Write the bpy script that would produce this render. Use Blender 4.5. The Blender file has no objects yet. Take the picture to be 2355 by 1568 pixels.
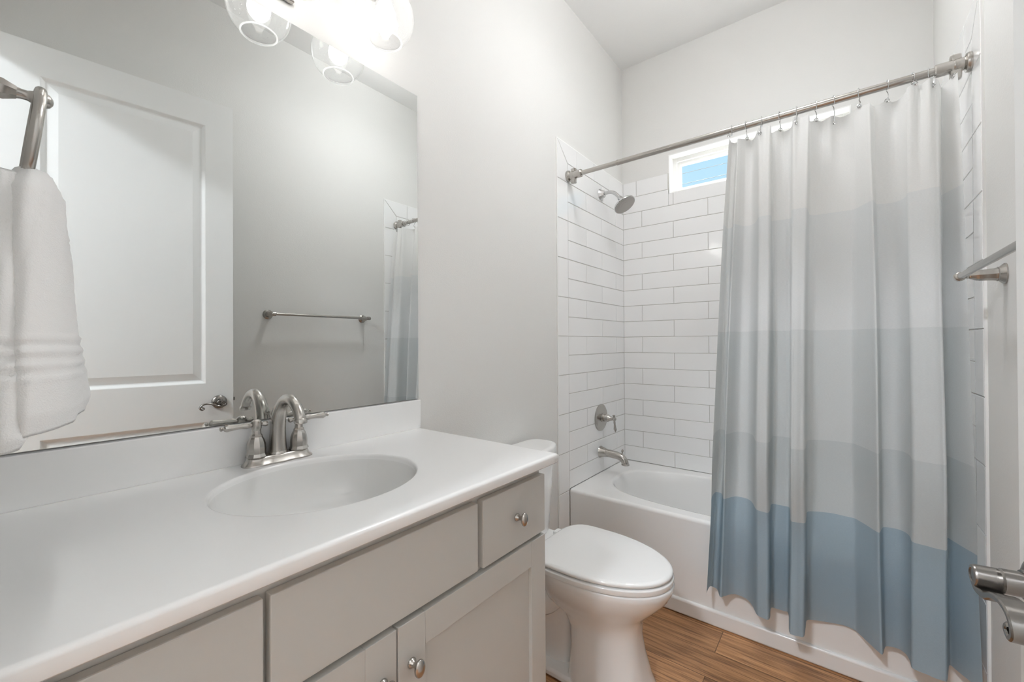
import bpy, bmesh, math, random
from mathutils import Vector, Matrix
random.seed(4)
SC = bpy.context.scene
COL = SC.collection
PI = math.pi

# ---------------------------------------------------------------- camera
CAM = (1.1765, 0.0, 1.2398)
YAW, PITCH, ROLL = math.radians(38.067), math.radians(0.307), math.radians(-0.317)
cd = bpy.data.cameras.new('camera'); cam = bpy.data.objects.new('camera', cd); COL.objects.link(cam)
cd.sensor_fit = 'HORIZONTAL'; cd.sensor_width = 36.0
cd.lens = 967.136 / 2355 * 36.0
cd.clip_start = 0.01
fw = Vector((-math.sin(YAW) * math.cos(PITCH), math.cos(YAW) * math.cos(PITCH), math.sin(PITCH)))
rt = Vector((math.cos(YAW), math.sin(YAW), 0)); up = rt.cross(fw)
r2 = rt * math.cos(ROLL) + up * math.sin(ROLL); u2 = -rt * math.sin(ROLL) + up * math.cos(ROLL)
M = Matrix((r2, u2, -fw)).transposed().to_4x4(); M.translation = Vector(CAM)
cam.matrix_world = M
SC.camera = cam

# ---------------------------------------------------------------- world, light, exposure
SC.view_settings.view_transform = 'Standard'
SC.view_settings.look = 'None'
SC.view_settings.gamma = 1.0
SC.view_settings.use_curve_mapping = False
SC.view_settings.exposure = 0.40
W_ = bpy.data.worlds.new('sky'); SC.world = W_; W_.use_nodes = True
wn = W_.node_tree.nodes; wl = W_.node_tree.links
bg = wn['Background']; bg.inputs['Strength'].default_value = .95
tc = wn.new('ShaderNodeTexCoord'); sx = wn.new('ShaderNodeSeparateXYZ'); rp = wn.new('ShaderNodeValToRGB')
wl.new(tc.outputs['Generated'], sx.inputs[0]); wl.new(sx.outputs['Z'], rp.inputs['Fac']); wl.new(rp.outputs['Color'], bg.inputs['Color'])
rp.color_ramp.elements[0].position = 0.0; rp.color_ramp.elements[0].color = (.62, .82, .93, 1)
rp.color_ramp.elements[1].position = 0.75; rp.color_ramp.elements[1].color = (.27, .55, .80, 1)
SUN_E, BULB, HALL_FILL, CEIL_FILL = 95.0, 12.5, 190.0, 30.5  # last two strengths drive the added, unseen fill lights
sd = bpy.data.lights.new('sun', 'SUN'); sd.energy = SUN_E; sd.angle = math.radians(4); sd.color = (1, .97, .92)
so = bpy.data.objects.new('sun', sd); COL.objects.link(so)
so.rotation_euler = Vector((.10, -.49, -.83)).to_track_quat('-Z', 'Y').to_euler()
cy = SC.cycles
cy.max_bounces = 14; cy.diffuse_bounces = 8; cy.glossy_bounces = 6; cy.transmission_bounces = 8; cy.transparent_max_bounces = 16
cy.caustics_reflective = False; cy.caustics_refractive = False
cy.sample_clamp_indirect = 6.0
try:
    cy.use_denoising = True
except Exception:
    pass

# ---------------------------------------------------------------- materials
def srgb(r, g, b):
    f = lambda c: (c / 255 / 12.92) if c / 255 <= .04045 else ((c / 255 + .055) / 1.055) ** 2.4
    return (f(r), f(g), f(b), 1)
def mat(name, col, rough=.5, metal=0.0, spec=.5, coat=0.0):
    m = bpy.data.materials.new(name); m.use_nodes = True
    b = m.node_tree.nodes['Principled BSDF']
    b.inputs['Base Color'].default_value = col if len(col) == 4 else (*col, 1)
    b.inputs['Roughness'].default_value = rough; b.inputs['Metallic'].default_value = metal
    b.inputs['Specular IOR Level'].default_value = spec; b.inputs['Coat Weight'].default_value = coat
    b.inputs['Coat Roughness'].default_value = .05
    return m
def bump(m, scale, strength, dist=.002, detail=2.0, rough=.5, stretch=(1, 1, 1)):
    n = m.node_tree.nodes; l = m.node_tree.links
    t = n.new('ShaderNodeTexCoord'); mp = n.new('ShaderNodeMapping'); mp.inputs['Scale'].default_value = stretch
    ns = n.new('ShaderNodeTexNoise'); ns.inputs['Scale'].default_value = scale; ns.inputs['Detail'].default_value = detail; ns.inputs['Roughness'].default_value = rough
    bp = n.new('ShaderNodeBump'); bp.inputs['Strength'].default_value = strength; bp.inputs['Distance'].default_value = dist
    l.new(t.outputs['Object'], mp.inputs[0]); l.new(mp.outputs[0], ns.inputs['Vector']); l.new(ns.outputs['Fac'], bp.inputs['Height'])
    l.new(bp.outputs[0], n['Principled BSDF'].inputs['Normal'])
    return ns
PAINT = mat('wall_paint', (.735, .73, .713), .62, spec=.3); bump(PAINT, 190, .35, .0015, 3)
CEIL = mat('ceiling_paint', (.84, .84, .835), .8, spec=.2); bump(CEIL, 150, .3, .0015, 3)
TRIM = mat('white_trim_paint', (.84, .84, .83), .35)
DOORM = mat('door_paint', (.82, .825, .82), .3); bump(DOORM, 60, .08, .001, 2)
TILE = mat('white_glazed_tile', (.86, .86, .86), .12, coat=.3); bump(TILE, 9, .12, .002, 2)
GROUT = mat('grey_grout', (.50, .485, .46), .9)
PORC = mat('white_porcelain', (.87, .87, .865), .08, coat=.5)
ACRYL = mat('white_acrylic', (.85, .845, .835), .16, coat=.3)
MARBLE = mat('white_cultured_marble', (.87, .87, .865), .2, coat=.25)
BASINM = mat('white_basin_glaze', (.80, .80, .79), .16, coat=.3)
CAB = mat('greige_cabinet_paint', (.56, .555, .53), .42); bump(CAB, 80, .05, .001, 2)
CABDARK = mat('cabinet_shadow_interior', (.16, .145, .13), .7)
NICK = mat('brushed_nickel', (.48, .457, .428), .24, 1.0); bump(NICK, 300, .04, .0005, 2, .5, (1, 1, .08))
CHROME = mat('polished_chrome', (.62, .62, .62), .10, 1.0)
DNICK = mat('dark_satin_nickel', (.27, .255, .24), .25, 1.0)
RUBBER = mat('grey_rubber', (.12, .115, .11), .6)
NOZZ = mat('nozzle_face', (.42, .405, .385), .4, .6)
VINYL = mat('white_vinyl', (.84, .84, .83), .35)
MIRR = mat('mirror_silver', (.76, .775, .765), .0, 1.0)
EDGE = mat('mirror_edge', (.20, .22, .22), .2, .6)
CABLE = mat('overhead_cable', (.30, .295, .29), .7)

def wood_mat():
    m = mat('wood_plank_floor', (.3, .18, .1), .42); n = m.node_tree.nodes; l = m.node_tree.links; b = n['Principled BSDF']
    t = n.new('ShaderNodeTexCoord')
    br = n.new('ShaderNodeTexBrick'); br.offset = .37
    br.inputs['Scale'].default_value = 1; br.inputs['Brick Width'].default_value = 1.22; br.inputs['Row Height'].default_value = .152
    br.inputs['Mortar Size'].default_value = .0016; br.inputs['Mortar Smooth'].default_value = .2
    br.inputs['Color1'].default_value = (.85, .85, .85, 1); br.inputs['Color2'].default_value = (1.12, 1.12, 1.12, 1); br.inputs['Mortar'].default_value = (.35, .33, .3, 1)
    l.new(t.outputs['Object'], br.inputs['Vector'])
    mp = n.new('ShaderNodeMapping'); mp.inputs['Scale'].default_value = (1.6, 26, 1); l.new(t.outputs['Object'], mp.inputs[0])
    ad = n.new('ShaderNodeVectorMath'); ad.operation = 'ADD'; l.new(mp.outputs[0], ad.inputs[0])
    sc2 = n.new('ShaderNodeVectorMath'); sc2.operation = 'SCALE'; sc2.inputs['Scale'].default_value = 7; l.new(br.outputs['Color'], sc2.inputs[0]); l.new(sc2.outputs[0], ad.inputs[1])
    ns = n.new('ShaderNodeTexNoise'); ns.inputs['Scale'].default_value = 2.2; ns.inputs['Detail'].default_value = 8; ns.inputs['Roughness'].default_value = .62; ns.inputs['Distortion'].default_value = .5
    l.new(ad.outputs[0], ns.inputs['Vector'])
    cr = n.new('ShaderNodeValToRGB'); e = cr.color_ramp.elements
    e[0].position = .28; e[0].color = (.16, .072, .03, 1); e[1].position = .72; e[1].color = (.60, .33, .16, 1)
    k = cr.color_ramp.elements.new(.5); k.color = (.42, .215, .098, 1)
    l.new(ns.outputs['Fac'], cr.inputs['Fac'])
    mp3 = n.new('ShaderNodeMapping'); mp3.inputs['Scale'].default_value = (2.6, 85, 1); l.new(t.outputs['Object'], mp3.inputs[0])
    n3 = n.new('ShaderNodeTexNoise'); n3.inputs['Scale'].default_value = 1.6; n3.inputs['Detail'].default_value = 4; n3.inputs['Roughness'].default_value = .6; l.new(mp3.outputs[0], n3.inputs['Vector'])
    r3_ = n.new('ShaderNodeValToRGB'); r3_.color_ramp.elements[0].position = .32; r3_.color_ramp.elements[0].color = (.42, .36, .32, 1); r3_.color_ramp.elements[1].position = .52; r3_.color_ramp.elements[1].color = (1.04, 1.04, 1.04, 1); l.new(n3.outputs['Fac'], r3_.inputs['Fac'])
    mq = n.new('ShaderNodeMix'); mq.data_type = 'RGBA'; mq.blend_type = 'MULTIPLY'; mq.inputs['Factor'].default_value = .85; l.new(cr.outputs['Color'], mq.inputs['A']); l.new(r3_.outputs['Color'], mq.inputs['B'])
    mx = n.new('ShaderNodeMix'); mx.data_type = 'RGBA'; mx.blend_type = 'MULTIPLY'; mx.inputs['Factor'].default_value = 1
    l.new(mq.outputs['Result'], mx.inputs['A']); l.new(br.outputs['Color'], mx.inputs['B']); l.new(mx.outputs['Result'], b.inputs['Base Color'])
    bp = n.new('ShaderNodeBump'); bp.inputs['Strength'].default_value = .15; bp.inputs['Distance'].default_value = .002
    l.new(ns.outputs['Fac'], bp.inputs['Height']); l.new(bp.outputs[0], b.inputs['Normal'])
    return m
WOOD = wood_mat()

def curtain_mat():
    m = bpy.data.materials.new('banded_cotton_curtain'); m.use_nodes = True; n = m.node_tree.nodes; l = m.node_tree.links
    n.remove(n['Principled BSDF']); out = n['Material Output']
    uv = n.new('ShaderNodeUVMap'); sp = n.new('ShaderNodeSeparateXYZ'); l.new(uv.outputs[0], sp.inputs[0])
    cr = n.new('ShaderNodeValToRGB'); cr.color_ramp.interpolation = 'CONSTANT'; e = cr.color_ramp.elements
    stops = [(0.0, (.455, .56, .635)), (.240, (.70, .735, .745)), (.372, (.79, .815, .82)), (.584, (.87, .885, .89)), (.808, (.93, .93, .92))]
    e[0].position = 0; e[0].color = (*stops[0][1], 1); e[1].position = stops[1][0]; e[1].color = (*stops[1][1], 1)
    for p, c in stops[2:]:
        k = cr.color_ramp.elements.new(p); k.color = (*c, 1)
    l.new(sp.outputs['Y'], cr.inputs['Fac'])
    mp = n.new('ShaderNodeMapping'); mp.inputs['Scale'].default_value = (260, 1900, 1); l.new(uv.outputs[0], mp.inputs[0])
    wv = n.new('ShaderNodeTexNoise'); wv.inputs['Scale'].default_value = 1; wv.inputs['Detail'].default_value = 2; l.new(mp.outputs[0], wv.inputs['Vector'])
    mp2 = n.new('ShaderNodeMapping'); mp2.inputs['Scale'].default_value = (5, 60, 1); l.new(uv.outputs[0], mp2.inputs[0])
    wr = n.new('ShaderNodeTexNoise'); wr.inputs['Scale'].default_value = 1; wr.inputs['Detail'].default_value = 3; l.new(mp2.outputs[0], wr.inputs['Vector'])
    am = n.new('ShaderNodeMath'); am.operation = 'MULTIPLY_ADD'; am.inputs[1].default_value = 1.5; l.new(wr.outputs['Fac'], am.inputs[0]); l.new(wv.outputs['Fac'], am.inputs[2])
    bp = n.new('ShaderNodeBump'); bp.inputs['Strength'].default_value = .22; bp.inputs['Distance'].default_value = .0022; l.new(am.outputs[0], bp.inputs['Height'])
    hs = n.new('ShaderNodeMix'); hs.data_type = 'RGBA'; hs.blend_type = 'MULTIPLY'; hs.inputs['Factor'].default_value = .14
    l.new(cr.outputs['Color'], hs.inputs['A']); l.new(wv.outputs['Fac'], hs.inputs['B'])
    d = n.new('ShaderNodeBsdfDiffuse'); tr = n.new('ShaderNodeBsdfTranslucent'); mx = n.new('ShaderNodeMixShader'); mx.inputs[0].default_value = .36
    for s in (d, tr):
        l.new(hs.outputs['Result'], s.inputs['Color']); l.new(bp.outputs[0], s.inputs['Normal'])
    l.new(d.outputs[0], mx.inputs[1]); l.new(tr.outputs[0], mx.inputs[2]); l.new(mx.outputs[0], out.inputs['Surface'])
    return m
CURT = curtain_mat()

def towel_mat():
    m = mat('white_terry', (.89, .885, .875), .95, spec=.1)
    ns = bump(m, 520, .35, .002, 2)
    m.node_tree.nodes['Principled BSDF'].inputs['Sheen Weight'].default_value = .3
    return m
TERRY = towel_mat()

def glass_mat(name, alpha, rough, tint, haze):
    m = bpy.data.materials.new(name); m.use_nodes = True; n = m.node_tree.nodes; l = m.node_tree.links
    n.remove(n['Principled BSDF']); out = n['Material Output']
    tr = n.new('ShaderNodeBsdfTransparent'); tr.inputs['Color'].default_value = (*tint, 1)
    gl = n.new('ShaderNodeBsdfGlossy'); gl.inputs['Roughness'].default_value = rough
    fr = n.new('ShaderNodeFresnel'); fr.inputs['IOR'].default_value = 1.45
    ge = n.new('ShaderNodeNewGeometry'); iv = n.new('ShaderNodeMath'); iv.operation = 'SUBTRACT'; iv.inputs[0].default_value = 1; l.new(ge.outputs['Backfacing'], iv.inputs[1])
    mu = n.new('ShaderNodeMath'); mu.operation = 'MULTIPLY'; l.new(fr.outputs[0], mu.inputs[0]); l.new(iv.outputs[0], mu.inputs[1])
    m1 = n.new('ShaderNodeMixShader'); l.new(mu.outputs[0], m1.inputs[0]); l.new(tr.outputs[0], m1.inputs[1]); l.new(gl.outputs[0], m1.inputs[2])
    last = m1
    if haze:
        df = n.new('ShaderNodeBsdfTranslucent'); df.inputs['Color'].default_value = (.95, .95, .95, 1)
        t = n.new('ShaderNodeTexCoord'); vo = n.new('ShaderNodeTexVoronoi'); vo.inputs['Scale'].default_value = 95; l.new(t.outputs['Object'], vo.inputs['Vector'])
        rr = n.new('ShaderNodeValToRGB'); rr.color_ramp.elements[0].position = .06; rr.color_ramp.elements[0].color = (.3, .3, .3, 1); rr.color_ramp.elements[1].position = .16; rr.color_ramp.elements[1].color = (haze, haze, haze, 1)
        l.new(vo.outputs['Distance'], rr.inputs['Fac'])
        m2 = n.new('ShaderNodeMixShader'); l.new(rr.outputs['Color'], m2.inputs[0]); l.new(m1.outputs[0], m2.inputs[1]); l.new(df.outputs[0], m2.inputs[2]); last = m2
    l.new(last.outputs[0], out.inputs['Surface'])
    return m
GLOBE = glass_mat('seeded_clear_glass', .9, .02, (.97, .97, .97), .07)
GLOBELIP = glass_mat('hazy_glass_lip', .9, .05, (.97, .97, .97), .42)
PANE = glass_mat('window_glass', .95, 0, (.97, .98, .98), 0)
def emit(name, col, s):
    m = bpy.data.materials.new(name); m.use_nodes = True; n = m.node_tree.nodes
    n.remove(n['Principled BSDF']); e = n.new('ShaderNodeEmission'); e.inputs['Color'].default_value = (*col, 1); e.inputs['Strength'].default_value = s
    m.node_tree.links.new(e.outputs[0], n['Material Output'].inputs['Surface']); return m
BULBM = emit('lit_bulb', (1, .985, .955), BULB)
HALL_FILLM = emit('hall_fill_glow', (.92, .975, 1.04), HALL_FILL)  # glow of the fill light added in the hallway
CEIL_FILLM = emit('ceiling_fill_glow', (.98, .99, 1), CEIL_FILL)  # glow of the bowl added overhead as fill

# ---------------------------------------------------------------- mesh helpers
def newbm():
    bm = bmesh.new(); bm.faces.layers.int.new('flat'); return bm
def finish(bm, ang=38):
    bmesh.ops.remove_doubles(bm, verts=bm.verts, dist=1e-6)
    bmesh.ops.recalc_face_normals(bm, faces=bm.faces)
    ly = bm.faces.layers.int.get('flat')
    for f in bm.faces: f.smooth = not (ly and f[ly])
    for e in bm.edges:
        if len(e.link_faces) == 2 and e.calc_face_angle(0) > math.radians(ang): e.smooth = False
    for f in bm.faces:
        if f.smooth and all((not e.smooth) or len(e.link_faces) != 2 for e in f.edges): f.smooth = False
def obj(name, bm, m, parent=None, loc=None, rot=None, smooth=True, mats=None, ang=38):
    if smooth: finish(bm, ang)
    me = bpy.data.meshes.new(name); bm.to_mesh(me); bm.free()
    for q in (mats or [m]): me.materials.append(q)
    o = bpy.data.objects.new(name, me); COL.objects.link(o)
    if smooth:
        wnm = o.modifiers.new('weighted_normals', 'WEIGHTED_NORMAL'); wnm.keep_sharp = True; wnm.mode = 'FACE_AREA'; wnm.weight = 50
    if parent: o.parent = parent
    if loc: o.location = loc
    if rot: o.rotation_euler = rot
    return o
def tag(o, label, cat, group=None):
    o['label'] = label; o['category'] = cat
    if group: o['group'] = group
    return o
def thing(name, label, cat, loc=(0, 0, 0), rotz=0, group=None):
    o = bpy.data.objects.new(name, None); COL.objects.link(o); o.location = loc; o.rotation_euler = (0, 0, rotz)
    o.empty_display_size = .05
    return tag(o, label, cat, group)
def struct(name, bm, m, parent=None, **k):
    o = obj(name, bm, m, parent, **k); o['kind'] = 'structure'; return o
def box(bm, a, b, bev=0, seg=2, mi=0):
    vs = [bm.verts.new((x, y, z)) for x in (a[0], b[0]) for y in (a[1], b[1]) for z in (a[2], b[2])]
    F = [(0, 1, 3, 2), (4, 6, 7, 5), (0, 4, 5, 1), (2, 3, 7, 6), (0, 2, 6, 4), (1, 5, 7, 3)]
    fs = [bm.faces.new([vs[i] for i in f]) for f in F]
    for f in fs: f.material_index = mi
    nf = set()
    if bev:
        es = set(e for f in fs for e in f.edges)
        r = bmesh.ops.bevel(bm, geom=list(es), offset=bev, segments=seg, profile=.5, affect='EDGES')
        nf = set(f for f in r['faces'] if f.is_valid)
        todo = list(nf)
        for f in todo:
            for e in f.edges:
                for g2 in e.link_faces: nf.add(g2)
        fs = list(nf)
    ly = bm.faces.layers.int.get('flat')
    for f in fs:
        if not f.is_valid: continue
        f.normal_update()
        if max(abs(c) for c in f.normal) > .9995: f[ly] = 1
def loops(bm, L, close=True, cap0=False, cap1=False, mi=0):
    R = [[bm.verts.new(p) for p in l] for l in L]
    n = len(R[0])
    for a, b in zip(R, R[1:]):
        for i in range(n if close else n - 1):
            j = (i + 1) % n
            try:
                f = bm.faces.new((a[i], a[j], b[j], b[i])); f.material_index = mi
            except ValueError: pass
    if cap0: bm.faces.new(list(reversed(R[0]))).material_index = mi
    if cap1: bm.faces.new(R[-1]).material_index = mi
    return R
def frame_of(d):
    d = Vector(d).normalized(); a = Vector((0, 0, 1)) if abs(d.z) < .9 else Vector((1, 0, 0))
    u = d.cross(a).normalized(); v = u.cross(d).normalized(); return u, v
def lathe(bm, prof, org=(0, 0, 0), axis=(0, 0, 1), n=32, cap0=True, cap1=True, sx=1, sy=1, mi=0, facet=None):
    """prof: list of (radius, distance along axis)"""
    o = Vector(org); d = Vector(axis).normalized(); u, v = frame_of(d)
    if abs(d.z) > .9: u, v = Vector((1, 0, 0)), Vector((0, 1, 0))
    if facet: n = facet
    L = [[tuple(o + d * h + u * (max(r, 1e-5) * sx * math.cos(2 * PI * i / n)) + v * (max(r, 1e-5) * sy * math.sin(2 * PI * i / n))) for i in range(n)] for r, h in prof]
    loops(bm, L, True, cap0, cap1, mi)
def tube(bm, pts, rad, n=12, cap=True, flat=1.0, mi=0):
    pts = [Vector(p) for p in pts]
    if not hasattr(rad, '__len__'): rad = [rad] * len(pts)
    L = []; pu = None
    for i, p in enumerate(pts):
        d = (pts[min(i + 1, len(pts) - 1)] - pts[max(i - 1, 0)]).normalized()
        if pu is None: u, v = frame_of(d)
        else:
            u = (pu - d * pu.dot(d)).normalized(); v = u.cross(d).normalized() * -1; v = d.cross(u).normalized()
        pu = u
        v = d.cross(u).normalized()
        L.append([tuple(p + u * rad[i] * flat * math.cos(2 * PI * k / n) + v * rad[i] * math.sin(2 * PI * k / n)) for k in range(n)])
    loops(bm, L, True, cap, cap, mi)
def smoothpath(P, k=6):
    """Catmull-Rom through points (tuples of any dimension)"""
    out = []; m = len(P)
    for i in range(m - 1):
        p0, p1, p2, p3 = P[max(i - 1, 0)], P[i], P[i + 1], P[min(i + 2, m - 1)]
        for s in range(k):
            t = s / k
            out.append(tuple(.5 * (2 * b + (c - a) * t + (2 * a - 5 * b + 4 * c - d) * t * t + (-a + 3 * b - 3 * c + d) * t ** 3) for a, b, c, d in zip(p0, p1, p2, p3)))
    out.append(tuple(P[-1])); return out
def ball(bm, c, r, n=16, sx=1, sy=1, sz=1):
    L = [[(c[0] + r * sx * math.sin(PI * j / n) * math.cos(2 * PI * i / (2 * n)), c[1] + r * sy * math.sin(PI * j / n) * math.sin(2 * PI * i / (2 * n)), c[2] + r * sz * math.cos(PI * j / n)) for i in range(2 * n)] for j in range(n + 1)]
    L[0] = [(c[0] + 1e-5 * math.cos(PI * i / n), c[1] + 1e-5 * math.sin(PI * i / n), c[2] + r * sz) for i in range(2 * n)]
    L[-1] = [(c[0] + 1e-5 * math.cos(PI * i / n), c[1] + 1e-5 * math.sin(PI * i / n), c[2] - r * sz) for i in range(2 * n)]
    loops(bm, L, True, True, True)
def superloop(cx, cy, hx, hy, z, p=2.0, n=48, front=None):
    out = []
    for i in range(n):
        a = 2 * PI * i / n; c, s = math.cos(a), math.sin(a)
        q = p if (front is None or c < 0) else front
        out.append((cx + hx * math.copysign(abs(c) ** (2 / q), c), cy + hy * math.copysign(abs(s) ** (2 / q), s), z))
    return out

# ---------------------------------------------------------------- dimensions
WX, YB, ZC = 1.524, 2.7396, 3.109
YF = -0.02                      # inner face of the entry wall
ROW, T, G = .1046, .008, .003   # tile course, thickness, joint
ZR0 = 2.009 - 20 * ROW          # a course line
YT = 1.8863                     # where the tile starts
WIN = (.3125, 1.224, 2.190, 2.441)
DOORX = (.62, 1.462)

# ---------------------------------------------------------------- room shell
b = newbm(); box(b, (-.12, -1.9, -.08), (2.4, YB + .16, 0)); struct('floor', b, WOOD)
b = newbm(); box(b, (-.12, -1.9, ZC), (2.4, YB + .16, ZC + .1)); struct('ceiling', b, CEIL)
b = newbm(); box(b, (-.12, -1.9, 0), (0, YB + .16, ZC)); wall_left = struct('wall_left', b, PAINT)
b = newbm(); box(b, (WX, YF - .12, 0), (WX + .12, YB + .16, ZC)); wall_right = struct('wall_right', b, PAINT)
b = newbm()
box(b, (0, YB, 0), (WX, YB + .16, WIN[2])); box(b, (0, YB, WIN[3]), (WX, YB + .16, ZC))
box(b, (0, YB, WIN[2]), (WIN[0], YB + .16, WIN[3])); box(b, (WIN[1], YB, WIN[2]), (WX, YB + .16, WIN[3]))
wall_back = struct('wall_back', b, PAINT)
b = newbm()
box(b, (0, YF - .12, 0), (DOORX[0], YF, ZC)); box(b, (DOORX[0], YF - .12, 2.50), (DOORX[1], YF, ZC)); box(b, (DOORX[1], YF - .12, 0), (WX, YF, ZC))
struct('wall_front', b, PAINT)
b = newbm(); box(b, (-.12, -2.0, 0), (2.4, -1.9, ZC)); box(b, (2.4, -1.9, 0), (2.5, YF - .12, ZC)); struct('wall_hallway', b, PAINT)
# door casing around the entry
b = newbm()
for ya, yb_ in ((YF, YF + .014), (YF - .134, YF - .12)):
    box(b, (DOORX[0] - .06, ya, 0), (DOORX[0], yb_, 2.50), .003); box(b, (DOORX[0] - .06, ya, 2.50), (min(DOORX[1] + .06, WX - .001), yb_, 2.56), .003)
    box(b, (DOORX[1], ya, 0), (min(DOORX[1] + .06, WX - .001), yb_, 2.50), .003)
box(b, (DOORX[0], YF - .12, 0), (DOORX[0] + .015, YF, 2.50)); box(b, (DOORX[0] + .015, YF - .12, 2.485), (DOORX[1], YF, 2.50))
struct('trim_1', b, TRIM)
b = newbm(); box(b, (.0, .962, 0), (.013, YT, .13), .004); struct('baseboard_left', b, TRIM)
b = newbm(); box(b, (WX - .013, YF + .02, 0), (WX, YT, .13), .004); struct('baseboard_right', b, TRIM)

# ---------------------------------------------------------------- tile cladding (geometry: each tile raised from the grout bed)
def tile_face(bm, M3, a0, a1, c0, c1, ins=.0014):
    """M3 maps (along, up, out) to world; tile between a0..a1, c0..c1"""
    if a1 - a0 < .012 or c1 - c0 < .008: return
    g = G / 2
    a0 += g; a1 -= g; c0 += g; c1 -= g
    lo = [M3(a0, c0, .001), M3(a1, c0, .001), M3(a1, c1, .001), M3(a0, c1, .001)]
    md = [M3(a0, c0, T - ins), M3(a1, c0, T - ins), M3(a1, c1, T - ins), M3(a0, c1, T - ins)]
    hi = [M3(a0 + ins, c0 + ins, T), M3(a1 - ins, c0 + ins, T), M3(a1 - ins, c1 - ins, T), M3(a0 + ins, c1 - ins, T)]
    loops(bm, [lo, md, hi], True, False, True)
def grout_bed(bm, M3, rects):
    for a0, a1, c0, c1 in rects:
        q = [[M3(a0, c0, d), M3(a1, c0, d), M3(a1, c1, d), M3(a0, c1, d)] for d in (.0, T - .0022)]
        loops(bm, q, True, True, True, 1)
TOPZ = ZR0 + 23 * ROW            # top of the tile field = 2.3228
def side_tiles(name, parent, M3, mir):
    """left or right alcove wall; along = world y"""
    bm = newbm(); ys0, ys1 = YT, YT + .107
    t0 = ZR0 + 22 * ROW
    # vertical trim course with 8 inch pieces, mitred at the top
    k = 21
    zs = [ZR0 + j * ROW for j in range(21, -1, -2)] + [0.0]
    for zt, zb in zip(zs, zs[1:]):
        if zt > 0: tile_face(bm, M3, ys0, ys1, max(zb, 0), zt)
    g = .0015
    # mitred corner: one vertical piece and one horizontal piece sharing a diagonal
    def poly(P, ins=.0014):
        lo = [M3(a, c, .001) for a, c in P]; md = [M3(a, c, T - ins) for a, c in P]
        ca = sum(a for a, c in P) / len(P); cc = sum(c for a, c in P) / len(P)
        hi = []
        for a, c in P:
            L = math.hypot(ca - a, cc - c); hi.append(M3(a + (ca - a) / L * ins * 1.4, c + (cc - c) / L * ins * 1.4, T))
        loops(bm, [lo, md, hi], True, False, True)
    zlo = ZR0 + 21 * ROW
    poly([(ys0 + g, zlo + g), (ys1 - g, zlo + g), (ys1 - g, t0 - g * 2), (ys0 + g, TOPZ - g * 3)])
    ye = YT + .209
    poly([(ys0 + g * 2.5, TOPZ - g), (ys1 + g * .5, t0 + g), (ye - g, t0 + g), (ye - g, TOPZ - g)])
    a = ye
    while a < YB - .01:
        tile_face(bm, M3, a, min(a + .209, YB), t0, TOPZ); a += .209
    # field
    for r in range(0, 22):
        z0 = ZR0 + r * ROW; z1 = z0 + ROW
        if z1 < .40: continue
        off = 2.2005 if r % 2 == 0 else 2.405
        js = [ys1] + sorted(j for j in (off - .409, off, off + .409) if ys1 + .02 < j < YB - .02) + [YB]
        for p, q in zip(js, js[1:]): tile_face(bm, M3, p, q, max(z0, .4465), z1)
    grout_bed(bm, M3, [(YT + .001, YB, .4465, TOPZ - .001), (YT + .001, YT + .111, 0.0, .4465)])
    # pale caulk bead along the outer and top edges
    for A, B in (((YT - .0035, .0, 0), (YT + .0018, T - .0012, TOPZ + .0035)), ((YT + .0018, .0, TOPZ - .0018), (YB, T - .0012, TOPZ + .0035))):
        p, q = M3(A[0], A[2], A[1]), M3(B[0], B[2], B[1])
        lo_ = tuple(min(a, b_) for a, b_ in zip(p, q)); hi_ = tuple(max(a, b_) for a, b_ in zip(p, q)); box(bm, lo_, hi_, 0, mi=2)
    o = obj(name, bm, TILE, parent, mats=[TILE, GROUT, VINYL], ang=25); return o
tl = side_tiles('tile_cladding', wall_left, lambda a, c, d: (d, a, c), False)
tr_ = side_tiles('tile_cladding', wall_right, lambda a, c, d: (WX - d, a, c), True)
bm = newbm(); Mb = lambda a, c, d: (a, YB - d, c)
def clip_tile(a0, a1, c0, c1):
    x0, x1, z0, z1 = WIN
    if a1 <= x0 or a0 >= x1 or c1 <= z0 or c0 >= z1: tile_face(bm, Mb, a0, a1, c0, c1); return
    if a0 < x0: tile_face(bm, Mb, a0, x0 + .0015, c0, c1)
    if a1 > x1: tile_face(bm, Mb, x1 - .0015, a1, c0, c1)
    if c0 < z0: tile_face(bm, Mb, max(a0, x0), min(a1, x1), c0, z0 + .0015)
for r in range(0, 22):
    z0 = ZR0 + r * ROW; z1 = z0 + ROW
    if z1 < .40: continue
    off = .1376 if r % 2 == 0 else .342
    js = [T] + sorted(j for j in [off + .409 * k for k in range(-1, 5)] if .02 < j < WX - .02) + [WX - T]
    for p, q in zip(js, js[1:]): clip_tile(p, q, max(z0, .4465), z1)
a = .101 - .209
while a < WX - T:
    clip_tile(max(a, T), min(a + .209, WX - T), ZR0 + 22 * ROW, TOPZ); a += .209
grout_bed(bm, Mb, [(T, WX - T, .4465, WIN[2]), (T, WIN[0], WIN[2], TOPZ - .001), (WIN[1], WX - T, WIN[2], TOPZ - .001)])
obj('tile_cladding', bm, TILE, wall_back, mats=[TILE, GROUT], ang=25)

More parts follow.
